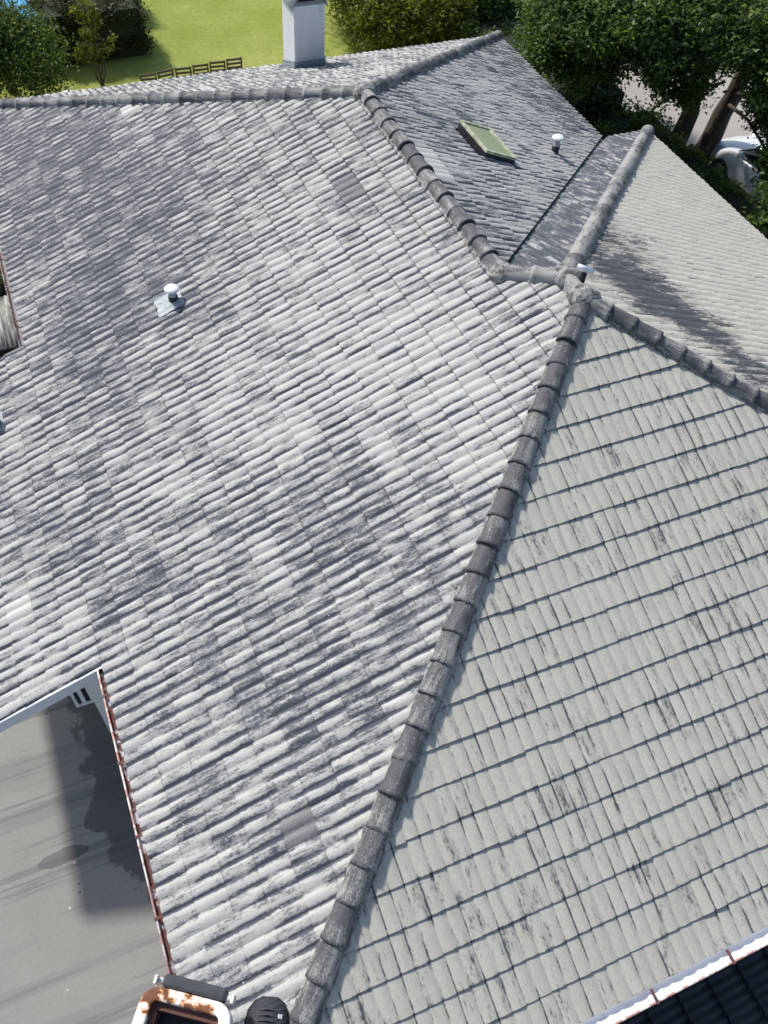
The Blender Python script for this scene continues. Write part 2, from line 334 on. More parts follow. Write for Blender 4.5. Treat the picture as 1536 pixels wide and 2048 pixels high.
def dirt(s, u, v):
    b, L_ = DIRT[s]; d = b
    for (cu, cv, ru, rv, a) in L_: d += 0.52 * a * math.exp(-((u - cu) / ru) ** 2 - ((v - cv) / rv) ** 2)
    return d
KIND = {('L', 8, 4): 0.5, ('L', 35, 15): 0.5, ('L', 36, 15): 0.5, ('L', 52, 8): 1.0, ('L', 22, -3): 1.0, ('L', 16, 4): 0.0,
        ('S', 35, 17): 1.0, ('S', 34, 17): 1.0, ('S', 36, 17): 1.0}
NSEG = 14
def wave(w):                                            # double-roll tile: round roll, flatter pan, steeper on one flank
    w = w % 1.0
    w = w / 1.16 if w < 0.58 else 0.5 + (w - 0.58) / 0.84
    return 0.7 * math.sin(math.pi * w) ** 0.75 + 0.3 * math.sin(math.pi * w)
AMP = 0.024; THK = 0.019
WAVE_H = [wave(i / NSEG * 2) for i in range(NSEG + 1)]
def holes(s, u, v):                                     # chimney and skylight openings
    if s == 'N': return 6.2 < u < 6.7 and (DN - 16.9) / C < v < (DN - 16.3) / C
    if s == 'S': return 10.52 < u < 11.42 and (XS - 7.78) / C < v < (XS - 7.22) / C
    return False
def project(X):
    d = np.asarray(X) - CAMP; z = d @ CF
    return 768 + FPX * (d @ CX) / z, 1024 + FPX * (d @ CD) / z, z
tiles = []
for s, f in SL.items():
    u0, u1 = URANGE[s]; vlo = -6 if s == 'L' else 0
    for i in range(int(math.floor(u0 / TW)), int(u1 / TW) + 1):
        ua = i * TW
        for j in range(vlo, 22):
            va = j * GA
            # quick reject
            us = [min(max(ua + TW * q, u0 + 1e-4), u1 - 1e-4) for q in (0, .25, .5, .75, 1)]
            if all(vmax(s, q) <= va + 0.02 or vmin(s, q) >= va + GA - 0.01 for q in us): continue
            if holes(s, ua + TW / 2, va + GA / 2): continue
            tr = rng.random(); jn = rng.normal(0, 0.0022); jr = rng.normal(0, 0.0028); jv = rng.normal(0, 0.003); jt = rng.normal(0, 0.004)
            if s in 'RE': jn *= 0.5; jr *= 0.4
            kd = KIND.get((s, i, j), 0.0)
            V = []; TC = []; TI = []; F = []
            ok = []
            for q in range(NSEG + 1):
                u = ua + TW * q / NSEG + (0.004 if q == NSEG else -0.002 if q == 0 else 0)
                uc = min(max(u, u0 + 1e-4), u1 - 1e-4)
                if s == 'L': 
                    mid = ua + TW / 2
                    if j < 0 and Y1 < mid < Y2: uc = min(max(uc, Y1 + 1e-3), Y2 - 1e-3)
                    elif j < 0: ok.append(False); V += [(0, 0, 0)] * 5; TC += [(0, 0, 0)] * 5; TI += [(0, 0, 0, 0)] * 5; continue
                lo = max(va - 0.012 + jv, vmin(s, uc) - 0.012); hi = min(va + GA + 0.03, vmax(s, uc))
                good = hi > lo + 0.004
                ok.append(good)
                if not good: hi = lo
                amp_s = 0.013 if s in 'RE' else AMP; hh = amp_s * WAVE_H[q]; w = WAVE_H[q]
                fr = q / NSEG - 0.5
                def P3(v, base, edge=0.0):
                    n = base + (0.018 if s in 'RE' else THK) * (1 - (v - va) / GA) + jn + jr * fr * 2 + jt * ((v - va) / GA - 0.5)
                    return f['o'] + f['u'] * uc + f['v'] * v + f['n'] * (n + edge)
                mid_v = (lo + hi) / 2
                pts = [(lo, 0.004), (lo, hh + 0.010), (lo, hh + 0.010), (mid_v, hh + 0.010), (hi, hh + 0.010)]
                for n_, (v, base) in enumerate(pts):
                    e = -THK * 1.05 if n_ == 0 else 0
                    if n_ == 0: base = hh - 0.004; e = -0.010
                    V.append(P3(v, base, e)); TC.append((uc + 13 * f['k'], v, f['k'] * 3.7)); TI.append((dirt(s, uc, v) + (0.55 if n_ < 2 else 0), tr, kd, w))  # nose faces darkened: shadow lines of the courses put into the colour
            for q in range(NSEG):
                if ok[q] or ok[q + 1]:
                    a = q * 5; b = a + 5
                    fs = [(a, b, b + 1, a + 1), (a + 2, b + 2, b + 3, a + 3), (a + 3, b + 3, b + 4, a + 4)]
                    if f['flip']: fs = [x[::-1] for x in fs]
                    if s == 'L': fs = [x[::-1] for x in fs]
                    F += fs
            # far edge of a verge tile at the porch sides
            if not F: continue
            cpt = f['o'] + f['u'] * (ua + TW / 2) + f['v'] * (va + GA / 2)
            x, y, z = project(cpt)
            full = all(ok) and vmax(s, ua + TW / 2) > va + GA * 0.9
            tiles.append((z if (0 < x < 1536 and 0 < y < 2048 and full and s in 'LR') else 1e9, s, V, F, TC, TI))
tiles.sort(key=lambda q: q[0])
# roof deck under the tiles: one closed felt surface (parent of the tiles)
def slope_poly(s):
    P = {'L': [(0, 0), (Y1, 0), (Y1, -PORCH), (Y2, -PORCH), (Y2, 0), (DN, 0), (DN - XS/2, XS/2/C), (YV - XS/2, XS/2/C), (YV - XE/2, XE/2/C), (XE/2, XE/2/C)],
         'R': [(0, 0), (XE, 0), (XE/2, XE/2/C)], 'E': [(0, 0), (YV, 0), (YV - XE/2, XE/2/C), (XE/2, XE/2/C)],
         'S': [(YV, 0), (DN, 0), (DN - XS/2, XS/2/C), (YV - XS/2, XS/2/C)], 'V': [(XS, 0), (XE, 0), (XE/2, XE/2/C), (XS/2, XS/2/C)],
         'N': [(0, 0), (XS, 0), (XS/2, XS/2/C)]}[s]
    f = SL[s]; return [f['o'] + f['u'] * a + f['v'] * b - f['n'] * 0.012 for a, b in P]
mb = MB()
for s in SL:
    q = slope_poly(s); mb.add(q, [tuple(range(len(q)))])
roof = hp(mb.build('roof', M['felt']))
for z, s, V, F, TC, TI in tiles[:300]:
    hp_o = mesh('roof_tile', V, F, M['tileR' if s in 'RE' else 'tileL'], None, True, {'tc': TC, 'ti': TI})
    hp_o.parent = roof
V, F, TC, TI, MI = [], [], [], [], []
for z, s, v, f, tc, ti in tiles[300:]:
    b = len(V); V += v; F += [tuple(i + b for i in x) for x in f]; TC += tc; TI += ti; MI += [1 if s in 'RE' else 0] * len(f)
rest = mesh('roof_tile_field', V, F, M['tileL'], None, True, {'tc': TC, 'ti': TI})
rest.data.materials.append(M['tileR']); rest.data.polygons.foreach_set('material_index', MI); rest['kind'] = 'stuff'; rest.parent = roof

# ---- ridge and hip tiles
P1 = (XE/2, XE/2, T*XE/2); P2 = (XE/2, YV - XE/2, T*XE/2); B = (XS/2, YV - XS/2, T*XS/2); A = (XS/2, DN - XS/2, T*XS/2)
HIPS = [((0, 0, 0), P1, 0.56), ((XE, 0, 0), P1, 0.52), ((XE, YV, 0), P2, 0.36), (B, P2, 0.34), (B, A, 0.46), ((0, DN, 0), A, 0.5), ((XS, DN, 0), A, 0.5), (P1, P2, 0.1)]
def ridge_tile(a, d, up, L, r0, r1, dbase, idx):
    """half-round tapered tile, wide end first, raised rim at the wide end"""
    side = d.cross(up).normalized(); V = []; TC = []; TI = []; n = 12
    tr = random.random(); rows = [(0.0, r0 + 0.007), (0.045, r0 + 0.006), (0.055, r0 - 0.003), (L * 0.5, (r0 + r1) / 2 - 0.002), (L + 0.045, r1)]
    yaw = random.gauss(0, 0.022); lift = random.gauss(0, 0.006)
    dd = (d + side * yaw).normalized(); sd2 = dd.cross(up).normalized(); dt = dbase + random.gauss(0, 0.07)
    for (l, r) in rows:
        for k in range(n + 1):
            w = math.pi * (k / n) * 1.02 - 0.01 * math.pi; c = math.cos(w); s_ = math.sin(w)
            rj = r + random.gauss(0, 0.0018); q = a + dd * (l + random.gauss(0, 0.002)) + sd2 * (c * rj * 1.03) + up * (s_ * rj * 0.98 + 0.012 + lift)
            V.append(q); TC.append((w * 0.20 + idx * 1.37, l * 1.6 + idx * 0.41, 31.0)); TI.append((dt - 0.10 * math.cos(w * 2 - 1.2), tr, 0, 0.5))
    F = [(i*(n+1)+k, i*(n+1)+k+1, (i+1)*(n+1)+k+1, (i+1)*(n+1)+k) for i in range(len(rows) - 1) for k in range(n)]
    # thickness at the open wide end
    b = len(V)
    for k in range(n + 1):
        w = math.pi * (k / n) * 1.02 - 0.01 * math.pi
        V.append(a + sd2 * (math.cos(w) * (r0 - 0.014)) + up * (math.sin(w) * (r0 - 0.014) + 0.012 + lift)); TC.append(TC[k]); TI.append((0.9, tr, 0, 0.5))
    F += [(k, b + k, b + k + 1, k + 1) for k in range(n)]
    me = mesh('ridge_tile', V, F, M['ridge'], None, True, {'tc': TC, 'ti': TI}); me.parent = roof
idx = 0
for a, b, db in HIPS:
    a = Vector(a); b = Vector(b); d = b - a; Ln = d.length; d.normalize()
    up = (Vector((0, 0, 1)) - d * d.z).normalized()
    n = max(1, round(Ln / 0.33)); L = Ln / n
    for i in range(n):
        idx += 1; ridge_tile(a + d * (L * i), d, up, L, 0.122, 0.106, db, idx)
    # bedding mortar under the row, ragged along both sides
    V = []; F = []; m_ = int(Ln / 0.05); side = d.cross(up).normalized()
    for i in range(m_ + 1):
        l = Ln * i / m_; w1 = 0.128 + 0.016 * random.random(); w2 = 0.128 + 0.016 * random.random()
        for c, h in ((-w1, -0.06), (-w1 + 0.012, 0.012 + 0.012 * random.random()), (0, 0.07), (w2 - 0.012, 0.012 + 0.012 * random.random()), (w2, -0.06)):
            V.append(a + d * l + side * c + up * h)
    F = [(i*5+k, i*5+k+1, (i+1)*5+k+1, (i+1)*5+k) for i in range(m_) for k in range(4)]
    o = mesh('mortar_bed', V, F, M['mortar'], None, True); o.parent = roof
# mortar lumps where hips meet
def lump(c, r, name='mortar_cap'):
    bm = bmesh.new(); bmesh.ops.create_icosphere(bm, subdivisions=4, radius=1)
    for v in bm.verts:
        k_ = 1 + 0.10 * math.sin(3 * v.co.x + 2 * v.co.y + c[0]) + 0.05 * math.sin(6 * v.co.y - 4 * v.co.z) + random.gauss(0, 0.006)
        v.co = Vector((v.co.x * r[0] * k_, v.co.y * r[1] * k_, v.co.z * r[2] * k_)) + Vector(c)
    me = bpy.data.meshes.new(name); bm.to_mesh(me); bm.free(); me.materials.append(M['mortar'])
    me.polygons.foreach_set('use_smooth', [True] * len(me.polygons)); o = link(bpy.data.objects.new(name, me)); o.parent = roof
lump((P1[0], P1[1] + 0.02, P1[2] + 0.03), (0.19, 0.17, 0.115)); lump((P2[0], P2[1], P2[2] + 0.025), (0.17, 0.19, 0.11))
lump((A[0], A[1], A[2] + 0.04), (0.17, 0.17, 0.115)); lump((B[0], B[1], B[2] + 0.03), (0.16, 0.16, 0.11))

# ---- valley lining between the skylight slope and the far hip slope
VB = Vector((XS, YV, 0)); Bv = Vector(B); d = (VB - Bv); n = 30; V = []; F = []
a1 = Vector((0, -1, T)) * 0.0; 
for i in range(n + 1):
    q = Bv + d * (i / n)
    for (c, h) in ((-0.10, 0.012), (-0.012, 0.0), (0.012, 0.0), (0.13, 0.012)):
        # -: up slope S (towards -y), +: up slope V (towards... -x)
        w = (Vector((0, -1, 0)) if c < 0 else Vector((-1, 0, 0)))
        V.append(q + w * abs(c) + Vector((0, 0, abs(c) * 0.0 + h + 0.006)))
F = [(i*4+k, i*4+k+1, (i+1)*4+k+1, (i+1)*4+k) for i in range(n) for k in range(3)]
hp(mesh('valley_lining', V, F, M['valley'], None, False))

# ---- walls, fascias, gutters
mb = MB()
mb.box((0.55, 0.55, GZ - 0.05), (XE - 0.55, YV - 0.55, 0.10)); mb.box((0.57, YV - 1.0, GZ - 0.05), (XS - 0.55, DN - 0.55, 0.098))
hp(mb.build('wall', M['render']))
mb = MB(); mb.box((-0.36, 5.40, GZ - 0.02), (0.552, 5.62, -0.22)); hp(mb.build('porch_wall', M['render']))
mb = MB(); mb.box((-1.40, 9.6, GZ - 0.02), (-1.26, 9.74, -0.66)); hp(mb.build('porch_post', M['render']))
# open casement beside the porch wall
def frame_mat(): return M['board']
win = hp(empty('window'))
wm = MB()
x0, x1, z0, z1, y = -0.60, -0.37, -1.75, -0.55, 5.50
wm.box((x0, y, z0), (x0 + 0.035, y + 0.05, z1)); wm.box((x1 - 0.035, y, z0), (x1, y + 0.05, z1)); wm.box((x0 + .035, y, z0), (x1 - .035, y + 0.05, z0 + 0.05)); wm.box((x0 + .035, y, z1 - 0.05), (x1 - .035, y + 0.05, z1)); wm.box((x0 + 0.085, y + .004, z0 + .05), (x0 + 0.135, y + 0.046, z1 - .05))
fr = wm.build('window_frame', M['board']); fr.parent = win
pm = MB().box((x0 + .037, y + 0.02, z0 + .052), (x1 - .037, y + 0.028, z1 - .052)); pn = pm.build('pane', M['black']); pn.parent = win
# porch verge board (sloping) and soffits
def verge(y0, y1, xa, xb, top, h, name, mat):
    V = []
    for x in (xa, xb):
        for yy in (y0, y1):
            V += [(x, yy, T * x + top - h), (x, yy, T * x + top)]
    F = [(0, 1, 3, 2), (4, 6, 7, 5), (0, 4, 5, 1), (2, 3, 7, 6), (1, 5, 7, 3), (0, 2, 6, 4)]
    return hp(mesh(name, V, F, mat))
verge(Y1 - 0.03, Y1 - 0.003, -1.86, -0.02, 0.012, 0.20, 'verge_board', M['board'])
verge(Y2 + 0.003, Y2 + 0.03, -1.86, -0.02, 0.012, 0.20, 'verge_board', M['board'])
verge(Y1 + 0.0, Y2 + 0.0, -1.85, 0.5, -0.10, 0.02, 'porch_soffit', M['board'])
mb = MB()
mb.box((0.02, 0.03, -0.20), (0.045, Y1, -0.02)); hp(mb.build('fascia', M['board']))
mb = MB(); mb.box((0.02, Y2, -0.20), (0.045, DN - .03, -0.02)); hp(mb.build('fascia', M['board']))
mb = MB(); mb.box((0.02, 0.02, -0.201), (XE - .02, 0.045, -0.021)); hp(mb.build('fascia', M['board']))
mb = MB(); mb.box((XE - 0.045, 0.046, -0.20), (XE - 0.02, YV - .02, -0.02)); hp(mb.build('fascia', M['board']))
mb = MB(); mb.box((XS, YV - 0.045, -0.202), (XE - 0.046, YV - 0.02, -0.022)); hp(mb.build('fascia', M['board']))
mb = MB(); mb.box((XS - 0.045, YV, -0.20), (XS - 0.02, DN - .02, -0.02)); hp(mb.build('fascia', M['board']))
mb = MB(); mb.box((0.02, DN - 0.045, -0.201), (XS - .046, DN - 0.02, -0.021)); hp(mb.build('fascia', M['board']))
def gutter(a, b, out, mat, name='gutter', r=0.062, drop=-0.05, off=0.035, spacing=0.85, first=0.25, bracket=True):
    a = Vector(a); b = Vector(b); out = Vector(out); d = (b - a).normalized(); Ln = (b - a).length; up = Vector((0, 0, 1))
    V = []; n = 10; m_ = max(2, int(Ln / 0.3))
    for i in range(m_ + 1):
        for rr in (r, r - 0.004):
            for k in range(n + 1):
                w = math.pi * k / n
                V.append(a + d * (Ln * i / m_) + out * (off - math.cos(w) * rr) + up * (drop - math.sin(w) * rr))
    q = 2 * (n + 1); F = []
    for i in range(m_):
        for k in range(n):
            F.append((i*q+k, (i+1)*q+k, (i+1)*q+k+1, i*q+k+1)); F.append((i*q+n+1+k, i*q+n+2+k, (i+1)*q+n+2+k, (i+1)*q+n+1+k))
    for e in (0, m_ * q): F.append(tuple(e + k for k in range(n + 1)))
    g = hp(mesh(name, V, F, mat, None, True))
    lp = MB().tube([a + out * (off + r) + up * drop, b + out * (off + r) + up * drop], 0.011, 8)
    o = lp.build('gutter_lip', M['lip'], None, True); o.parent = g; o.matrix_parent_inverse = Matrix.Identity(4)
    if bracket:
        l = first
        while l < Ln:
            c = a + d * l
            bk = MB(); Mx = Matrix((( d.x, out.x, 0, c.x), (d.y, out.y, 0, c.y), (0, 0, 1, c.z), (0, 0, 0, 1)))
            bk.box((-0.014, off - r * 0.55, drop + 0.010), (0.014, off + r + 0.018, drop + 0.018), Mx); bk.box((-0.014, off + r + 0.012, drop - 0.055), (0.014, off + r + 0.018, drop + 0.0105), Mx)
            o = bk.build('bracket', M['bracket']); o.parent = g
            l += spacing
    return g
g1 = gutter((0, 0.02, 0), (0, Y1 - 0.03, 0), (-1, 0, 0), M['gutterL'], first=0.62, spacing=0.80, off=0.036, drop=-0.028, r=0.052)
g2 = gutter((0.0, 0, 0), (XE, 0, 0), (0, -1, 0), M['gutterR'], first=0.48, spacing=0.865, r=0.072, off=0.078, drop=0.028)
g3 = gutter((0, Y2 + 0.03, 0), (0, DN, 0), (-1, 0, 0), M['gutterP'], first=0.6, spacing=0.85)
g4 = gutter((XE, YV, 0), (XE, 0, 0), (1, 0, 0), M['gutterR'], first=0.5, spacing=0.9, off=0.02, drop=-0.09)
g5 = gutter((XS, DN, 0), (XS, YV + .1, 0), (1, 0, 0), M['gutterR'], first=0.5, spacing=0.9, off=0.02, drop=-0.09)
# outlet at the near end of the left gutter, downpipe to the patio
ol = MB().tube([(-0.034, 1.93, -0.1085), (-0.034, 1.93, -0.106)], 0.034, 14); o = ol.build('outlet', M['black']); o.parent = g1
dp = MB().tube([(-0.034, 1.93, -0.115), (-0.034, 1.93, -0.25), (0.42, 1.93, -0.55), (0.49, 1.93, -0.8), (0.49, 1.93, GZ)], 0.035, 12); hp(dp.build('downpipe', M['lip'], None, True))

# ---- chimney
ch = hp(empty('chimney', (0, 0, 0)))
def sub(o, par): o.parent = par; o.matrix_parent_inverse = Matrix.Identity(4); return o
cx0, cx1, cy0, cy1 = 6.14, 6.76, 16.25, 16.97
mb = MB().box((cx0, cy0, -0.5), (cx1, cy1, 1.655)); sub(mb.build('stack', M['render'], None, False, 0.008), ch)
mb = MB(); 
def zN(y): return T * (DN - y)
V = []
for (x, y) in ((cx0 - .014, cy0 - .014), (cx1 + .014, cy0 - .014), (cx1 + .014, cy1 + .014), (cx0 - .014, cy1 + .014)):
    V += [(x, y, zN(y) - 0.05), (x, y, zN(y) + 0.165)]
sub(mesh('flashing', V, [(0,2,3,1),(2,4,5,3),(4,6,7,5),(6,0,1,7)], M['lead']), ch)
V = []
for (x, y) in ((cx0 - .02, cy0 - .02), (cx1 + .02, cy0 - .02), (cx1 + .02, cy1 + .02), (cx0 - .02, cy1 + .02)):
    V += [(x, y, zN(y) + 0.166), (x, y, zN(y) + 0.20)]
sub(mesh('flashing_strip', V, [(0,2,3,1),(2,4,5,3),(4,6,7,5),(6,0,1,7)], M['cap']), ch)
V = []; F = []; n = 18; hw = (cx1 - cx0) / 2 + 0.05; xm = (cx0 + cx1) / 2
for yy in (cy0 - 0.06, cy1 + 0.06):
    for rr in (1.0, 0.975):
        for k_ in range(n + 1):
            w = math.pi * k_ / n; V.append((xm - math.cos(w) * hw * rr, yy, 1.60 + math.sin(w) * 0.30 * rr))
q = n + 1
for k_ in range(n):
    F += [(k_, k_ + 1, 2*q + k_ + 1, 2*q + k_), (q + k_, 3*q + k_, 3*q + k_ + 1, q + k_ + 1), (k_, q + k_, q + k_ + 1, k_ + 1), (2*q + k_, 2*q + k_ + 1, 3*q + k_ + 1, 3*q + k_)]
sub(mesh('cowl', V, F, M['zinc'], None, True), ch)
sub(MB().box((cx0 + 0.16, cy0 + 0.18, 1.65), (cx1 - 0.16, cy1 - 0.18, 1.72)).build('flue', M['black']), ch)

# ---- skylight
def slopeM(s, u, v):
    f = SL[s]; o = f['o'] + f['u'] * u + f['v'] * v
    return Matrix(((f['u'][0], f['v'][0], f['n'][0], o[0]), (f['u'][1], f['v'][1], f['n'][1], o[1]), (f['u'][2], f['v'][2], f['n'][2], o[2]), (0, 0, 0, 1)))
sk = hp(empty('skylight'))
Ms = slopeM('S', 10.50, (XS - 7.80) / C)
w_, h_ = 0.94, 0.63
for (a_, b_2) in (((0, 0), (w_, 0.05)), ((0, h_ - .05), (w_, h_)), ((0, .051), (0.05, h_ - .051)), ((w_ - .05, .051), (w_, h_ - .051))):
    sub(MB().box((a_[0], a_[1], 0.105), (b_2[0], b_2[1], 0.150), Ms).build('frame', M['skyframe'], None, False, 0.004), sk)
sub(MB().box((0.04, 0.04, 0.118), (w_ - .04, h_ - .04, 0.130), Ms).build('pane', M['skyglass']), sk)
sub(MB().box((0.012, 0.012, -0.02), (w_ - .012, h_ - .012, 0.104), Ms).build('upstand', M['black']), sk)
sub(MB().box((-0.07, -0.16, 0.048), (w_ + .07, 0.0, 0.056), Ms).build('apron', M['lead']), sk)
# ---- vent pipes
def vent(x, y, z, r, h, cr, flash, name='vent_pipe'):
    v = hp(empty(name))
    sub(MB().tube([(x, y, z - 0.1), (x, y, z + h)], r, 14).build('pipe', M['lead'], None, True), v)
    sub(MB().tube([(x, y, z + 0.03), (x, y, z + h * 0.55)], r + 0.012, 14).build('collar', M['black'], None, True), v)
    cp = MB().tube([(x, y, z + h), (x, y, z + h + 0.012), (x, y, z + h + 0.028), (x, y, z + h + 0.034)], [cr, cr, cr * 0.85, cr * 0.4], 20)
    sub(cp.build('cap', M['cap'], None, True), v)
    if flash:
        f = SL[flash]; u, vv = (y, x / C) if flash == 'L' else (y, (XS - x) / C)
        nn = 16; V = []; F = []
        for a in range(nn + 1):
            for b in range(7):
                du = (-0.19 + 0.38 * a / nn) * (1 + 0.05 * math.sin(b * 1.9)); dv = (-0.25 + 0.40 * b / 6) * (1 + 0.05 * math.sin(a * 0.6))
                hgt = 0.036 + 0.9 * AMP * wave((u + du) / WV) + 0.02 * max(0, 1 - math.hypot(du, dv) / 0.12) + random.gauss(0, 0.004)
                V.append(f['o'] + f['u'] * (u + du) + f['v'] * (vv + dv) + f['n'] * hgt)
        F = [(a*7+b, a*7+b+1, (a+1)*7+b+1, (a+1)*7+b) for a in range(nn) for b in range(6)]
        sub(mesh('flashing', V, F, M['lead'], None, True), v)
vent(2.10, 9.72, 0.83, 0.055, 0.24, 0.105, 'L')
vent(9.28, 11.50, 0.86, 0.055, 0.30, 0.105, None)
vent(-0.66, 9.27, -0.26, 0.075, 0.22, 0.09, 'L')
# little cowl at the top of the roof
cw = hp(empty('vent_cowl'))
sub(MB().tube([(6.36, 6.50, 2.44), (6.36, 6.50, 2.68)], 0.034, 12).build('pipe', M['black'], None, True), cw)
sub(MB().tube([(6.30, 6.58, 2.73), (6.46, 6.47, 2.69)], 0.040, 14).build('cowl', M['alu'], None, True), cw)

# ------------------------------------------------------------------ neighbouring low roofs
def corrugated(name, P0, du, dv, nu, nv, pitch, amp, mat, parent, step=6):
    """sheet: waves march along du, run along dv"""
    P0 = Vector(P0); du = Vector(du); dv = Vector(dv); Lu = du.length; un = du.normalized(); nrm = du.cross(dv).normalized()
    if nrm.z < 0: nrm = -nrm
    m_ = int(Lu / pitch * step); V = []
    for b in range(nv + 1):
        for a in range(m_ + 1):
            l = Lu * a / m_; V.append(P0 + un * l + dv * (b / nv) + nrm * (amp * (0.5 - 0.5 * math.cos(2 * math.pi * l / pitch))))
    F = [(b*(m_+1)+a, b*(m_+1)+a+1, (b+1)*(m_+1)+a+1, (b+1)*(m_+1)+a) for b in range(nv) for a in range(m_)]
    o = mesh(name, V, F, mat, None, True)
    sm = o.modifiers.new('thickness', 'SOLIDIFY'); sm.thickness = 0.008
    o.parent = parent; return o
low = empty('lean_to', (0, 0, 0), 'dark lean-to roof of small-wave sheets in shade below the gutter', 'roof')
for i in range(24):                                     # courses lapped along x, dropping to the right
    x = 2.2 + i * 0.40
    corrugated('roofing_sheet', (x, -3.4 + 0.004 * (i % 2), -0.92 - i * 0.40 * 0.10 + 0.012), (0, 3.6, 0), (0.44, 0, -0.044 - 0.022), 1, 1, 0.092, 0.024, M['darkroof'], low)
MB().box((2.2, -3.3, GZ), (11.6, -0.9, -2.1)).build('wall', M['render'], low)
can = empty('corrugated_canopy', (0, 0, 0), 'weathered grey corrugated canopy below the left eave', 'canopy')
for i in range(2):
    corrugated('sheet', (-1.75 + i * 0.80, 12.40, -1.60 + 0.010 * i), (0.86, 0, 0), (0, 1.55, -0.10), 1, 1, 0.076, 0.020, M['corr'], can, 8)
MB().box((-1.7, 12.55, -1.72), (0.0, 12.62, -1.625)).build('beam', M['bark'], can); MB().box((-1.7, 13.7, -1.80), (0.0, 13.77, -1.70)).build('beam', M['bark'], can)
for (x, y) in ((-1.6, 12.55), (-1.6, 13.7)): MB().box((x, y + 0.002, GZ), (x + 0.07, y + 0.068, -1.7)).build('post', M['bark'], can)

# ------------------------------------------------------------------ foliage
def leaves(name, blobs, n, size, mat, parent=None, upbias=0.4, clump=0.22, shell=0.55, seed=1, aspect=0.5, per=26):
    g = np.random.default_rng(seed); w = np.array([b[3] * b[4] * b[5] for b in blobs]) ** 0.67; w /= w.sum()
    nc = max(6, n // per); bi = g.choice(len(blobs), nc, p=w); Bl = np.array(blobs, float)[bi]
    d = g.normal(size=(nc, 3)); d /= np.linalg.norm(d, axis=1)[:, None]
    rad = shell + (1 - shell) * g.random(nc) ** 0.6
    rad *= 1 + 0.12 * g.normal(size=nc)
    cc = Bl[:, :3] + d * rad[:, None] * Bl[:, 3:6]; tone = g.random(nc)
    ci = g.integers(0, nc, n); c = cc[ci] + g.normal(size=(n, 3)) * clump * np.array([1, 1, 0.7])
    nr = g.normal(size=(n, 3)); nr[:, 2] = np.abs(nr[:, 2]) + upbias; nr /= np.linalg.norm(nr, axis=1)[:, None]
    ax = np.cross(nr, g.normal(size=(n, 3))); ax /= np.linalg.norm(ax, axis=1)[:, None]; bx = np.cross(nr, ax)
    sz = size * (0.6 + 0.8 * g.random(n))[:, None]
    droop = nr * sz * 0.18
    V = np.stack([c - ax * sz, c + bx * sz * aspect + droop, c + ax * sz - droop, c - bx * sz * aspect + droop], 1).reshape(-1, 3)
    F = np.arange(n * 4).reshape(-1, 4)
    ti = np.zeros((n, 4)); ti[:, 0] = np.clip(0.95 * tone[ci] + 0.4 * g.random(n) - 0.2, 0, 1); ti[:, 1] = 0.6 * tone[ci] + 0.4 * g.random(n); ti[:, 3] = 1
    me = bpy.data.meshes.new(name); me.vertices.add(n * 4); me.vertices.foreach_set('co', V.astype(np.float32).ravel())
    me.loops.add(n * 4); me.loops.foreach_set('vertex_index', F.ravel().astype(np.int32))
    me.polygons.add(n); me.polygons.foreach_set('loop_start', np.arange(0, n * 4, 4, dtype=np.int32))
    me.update(calc_edges=True)
    at = me.attributes.new('ti', 'FLOAT_COLOR', 'POINT'); at.data.foreach_set('color', np.repeat(ti, 4, 0).astype(np.float32).ravel())
    me.materials.append(mat); return link(bpy.data.objects.new(name, me), parent)
def trunk(parent, base, top, r0, r1, limbs=(), seed=0):
    g = random.Random(seed); base = Vector(base); top = Vector(top); mb = MB()
    pts = [base.lerp(top, i / 6) + Vector((g.gauss(0, 0.04), g.gauss(0, 0.04), 0)) * (0 if i == 0 else 1) for i in range(7)]
    mb.tube(pts, [r0 * 1.25] + [r0 + (r1 - r0) * i / 6 for i in range(1, 7)], 12)
    for (f, end, r) in limbs:
        a = base.lerp(top, f); e = Vector(end); m_ = a.lerp(e, 0.5) + Vector((0, 0, 0.25)) + Vector((g.gauss(0, .1), g.gauss(0, .1), 0))
        mb.tube([a, m_, e], [r, r * 0.7, r * 0.3], 8)
    return mb.build('trunk', M['bark'], parent, True)
def tree(name, label, base, blobs, n, size, mat, tr, seed, group=None, cat='tree', **kw):
    t = empty(name, (0, 0, 0), label, cat, group)
    for q in tr: trunk(t, *q)
    leaves('crown', blobs, n, size, mat, t, seed=seed, **kw)
    return t
z0 = GZ
tree('broadleaf_tree', 'big dark broadleaf tree with a thick trunk beside the road and white car', None,
     [(14.7, 15.0, 1.0, 1.1, 1.1, 0.75), (13.9, 15.7, 0.9, 1.0, 1.0, 0.7), (13.3, 16.5, 0.6, 1.0, 1.0, 0.7), (15.3, 14.2, 1.0, 0.9, 0.9, 0.7), (13.6, 17.6, 0.4, 1.2, 1.2, 0.8), (14.6, 19.2, 0.6, 1.4, 1.4, 0.9), (13.7, 16.3, -0.1, 0.55, 0.6, 0.45), (14.9, 14.9, -0.3, 0.6, 0.6, 0.45), (12.9, 17.0, -0.2, 0.9, 0.9, 0.6), (14.2, 15.0, 0.4, 0.8, 0.8, 0.5)],
     86000, 0.058, M['leafdark'],
     [((15.95, 15.45, z0), (15.9, 15.5, -0.1), 0.25, 0.16, ((0.8, (14.6, 15.3, 0.9), 0.10), (0.9, (13.8, 16.8, 0.6), 0.10), (0.95, (15.5, 14.6, 1.0), 0.08), (0.97, (14.7, 18.2, 0.6), 0.09)), 3)], 11, per=85, clump=0.17, shell=0.35)
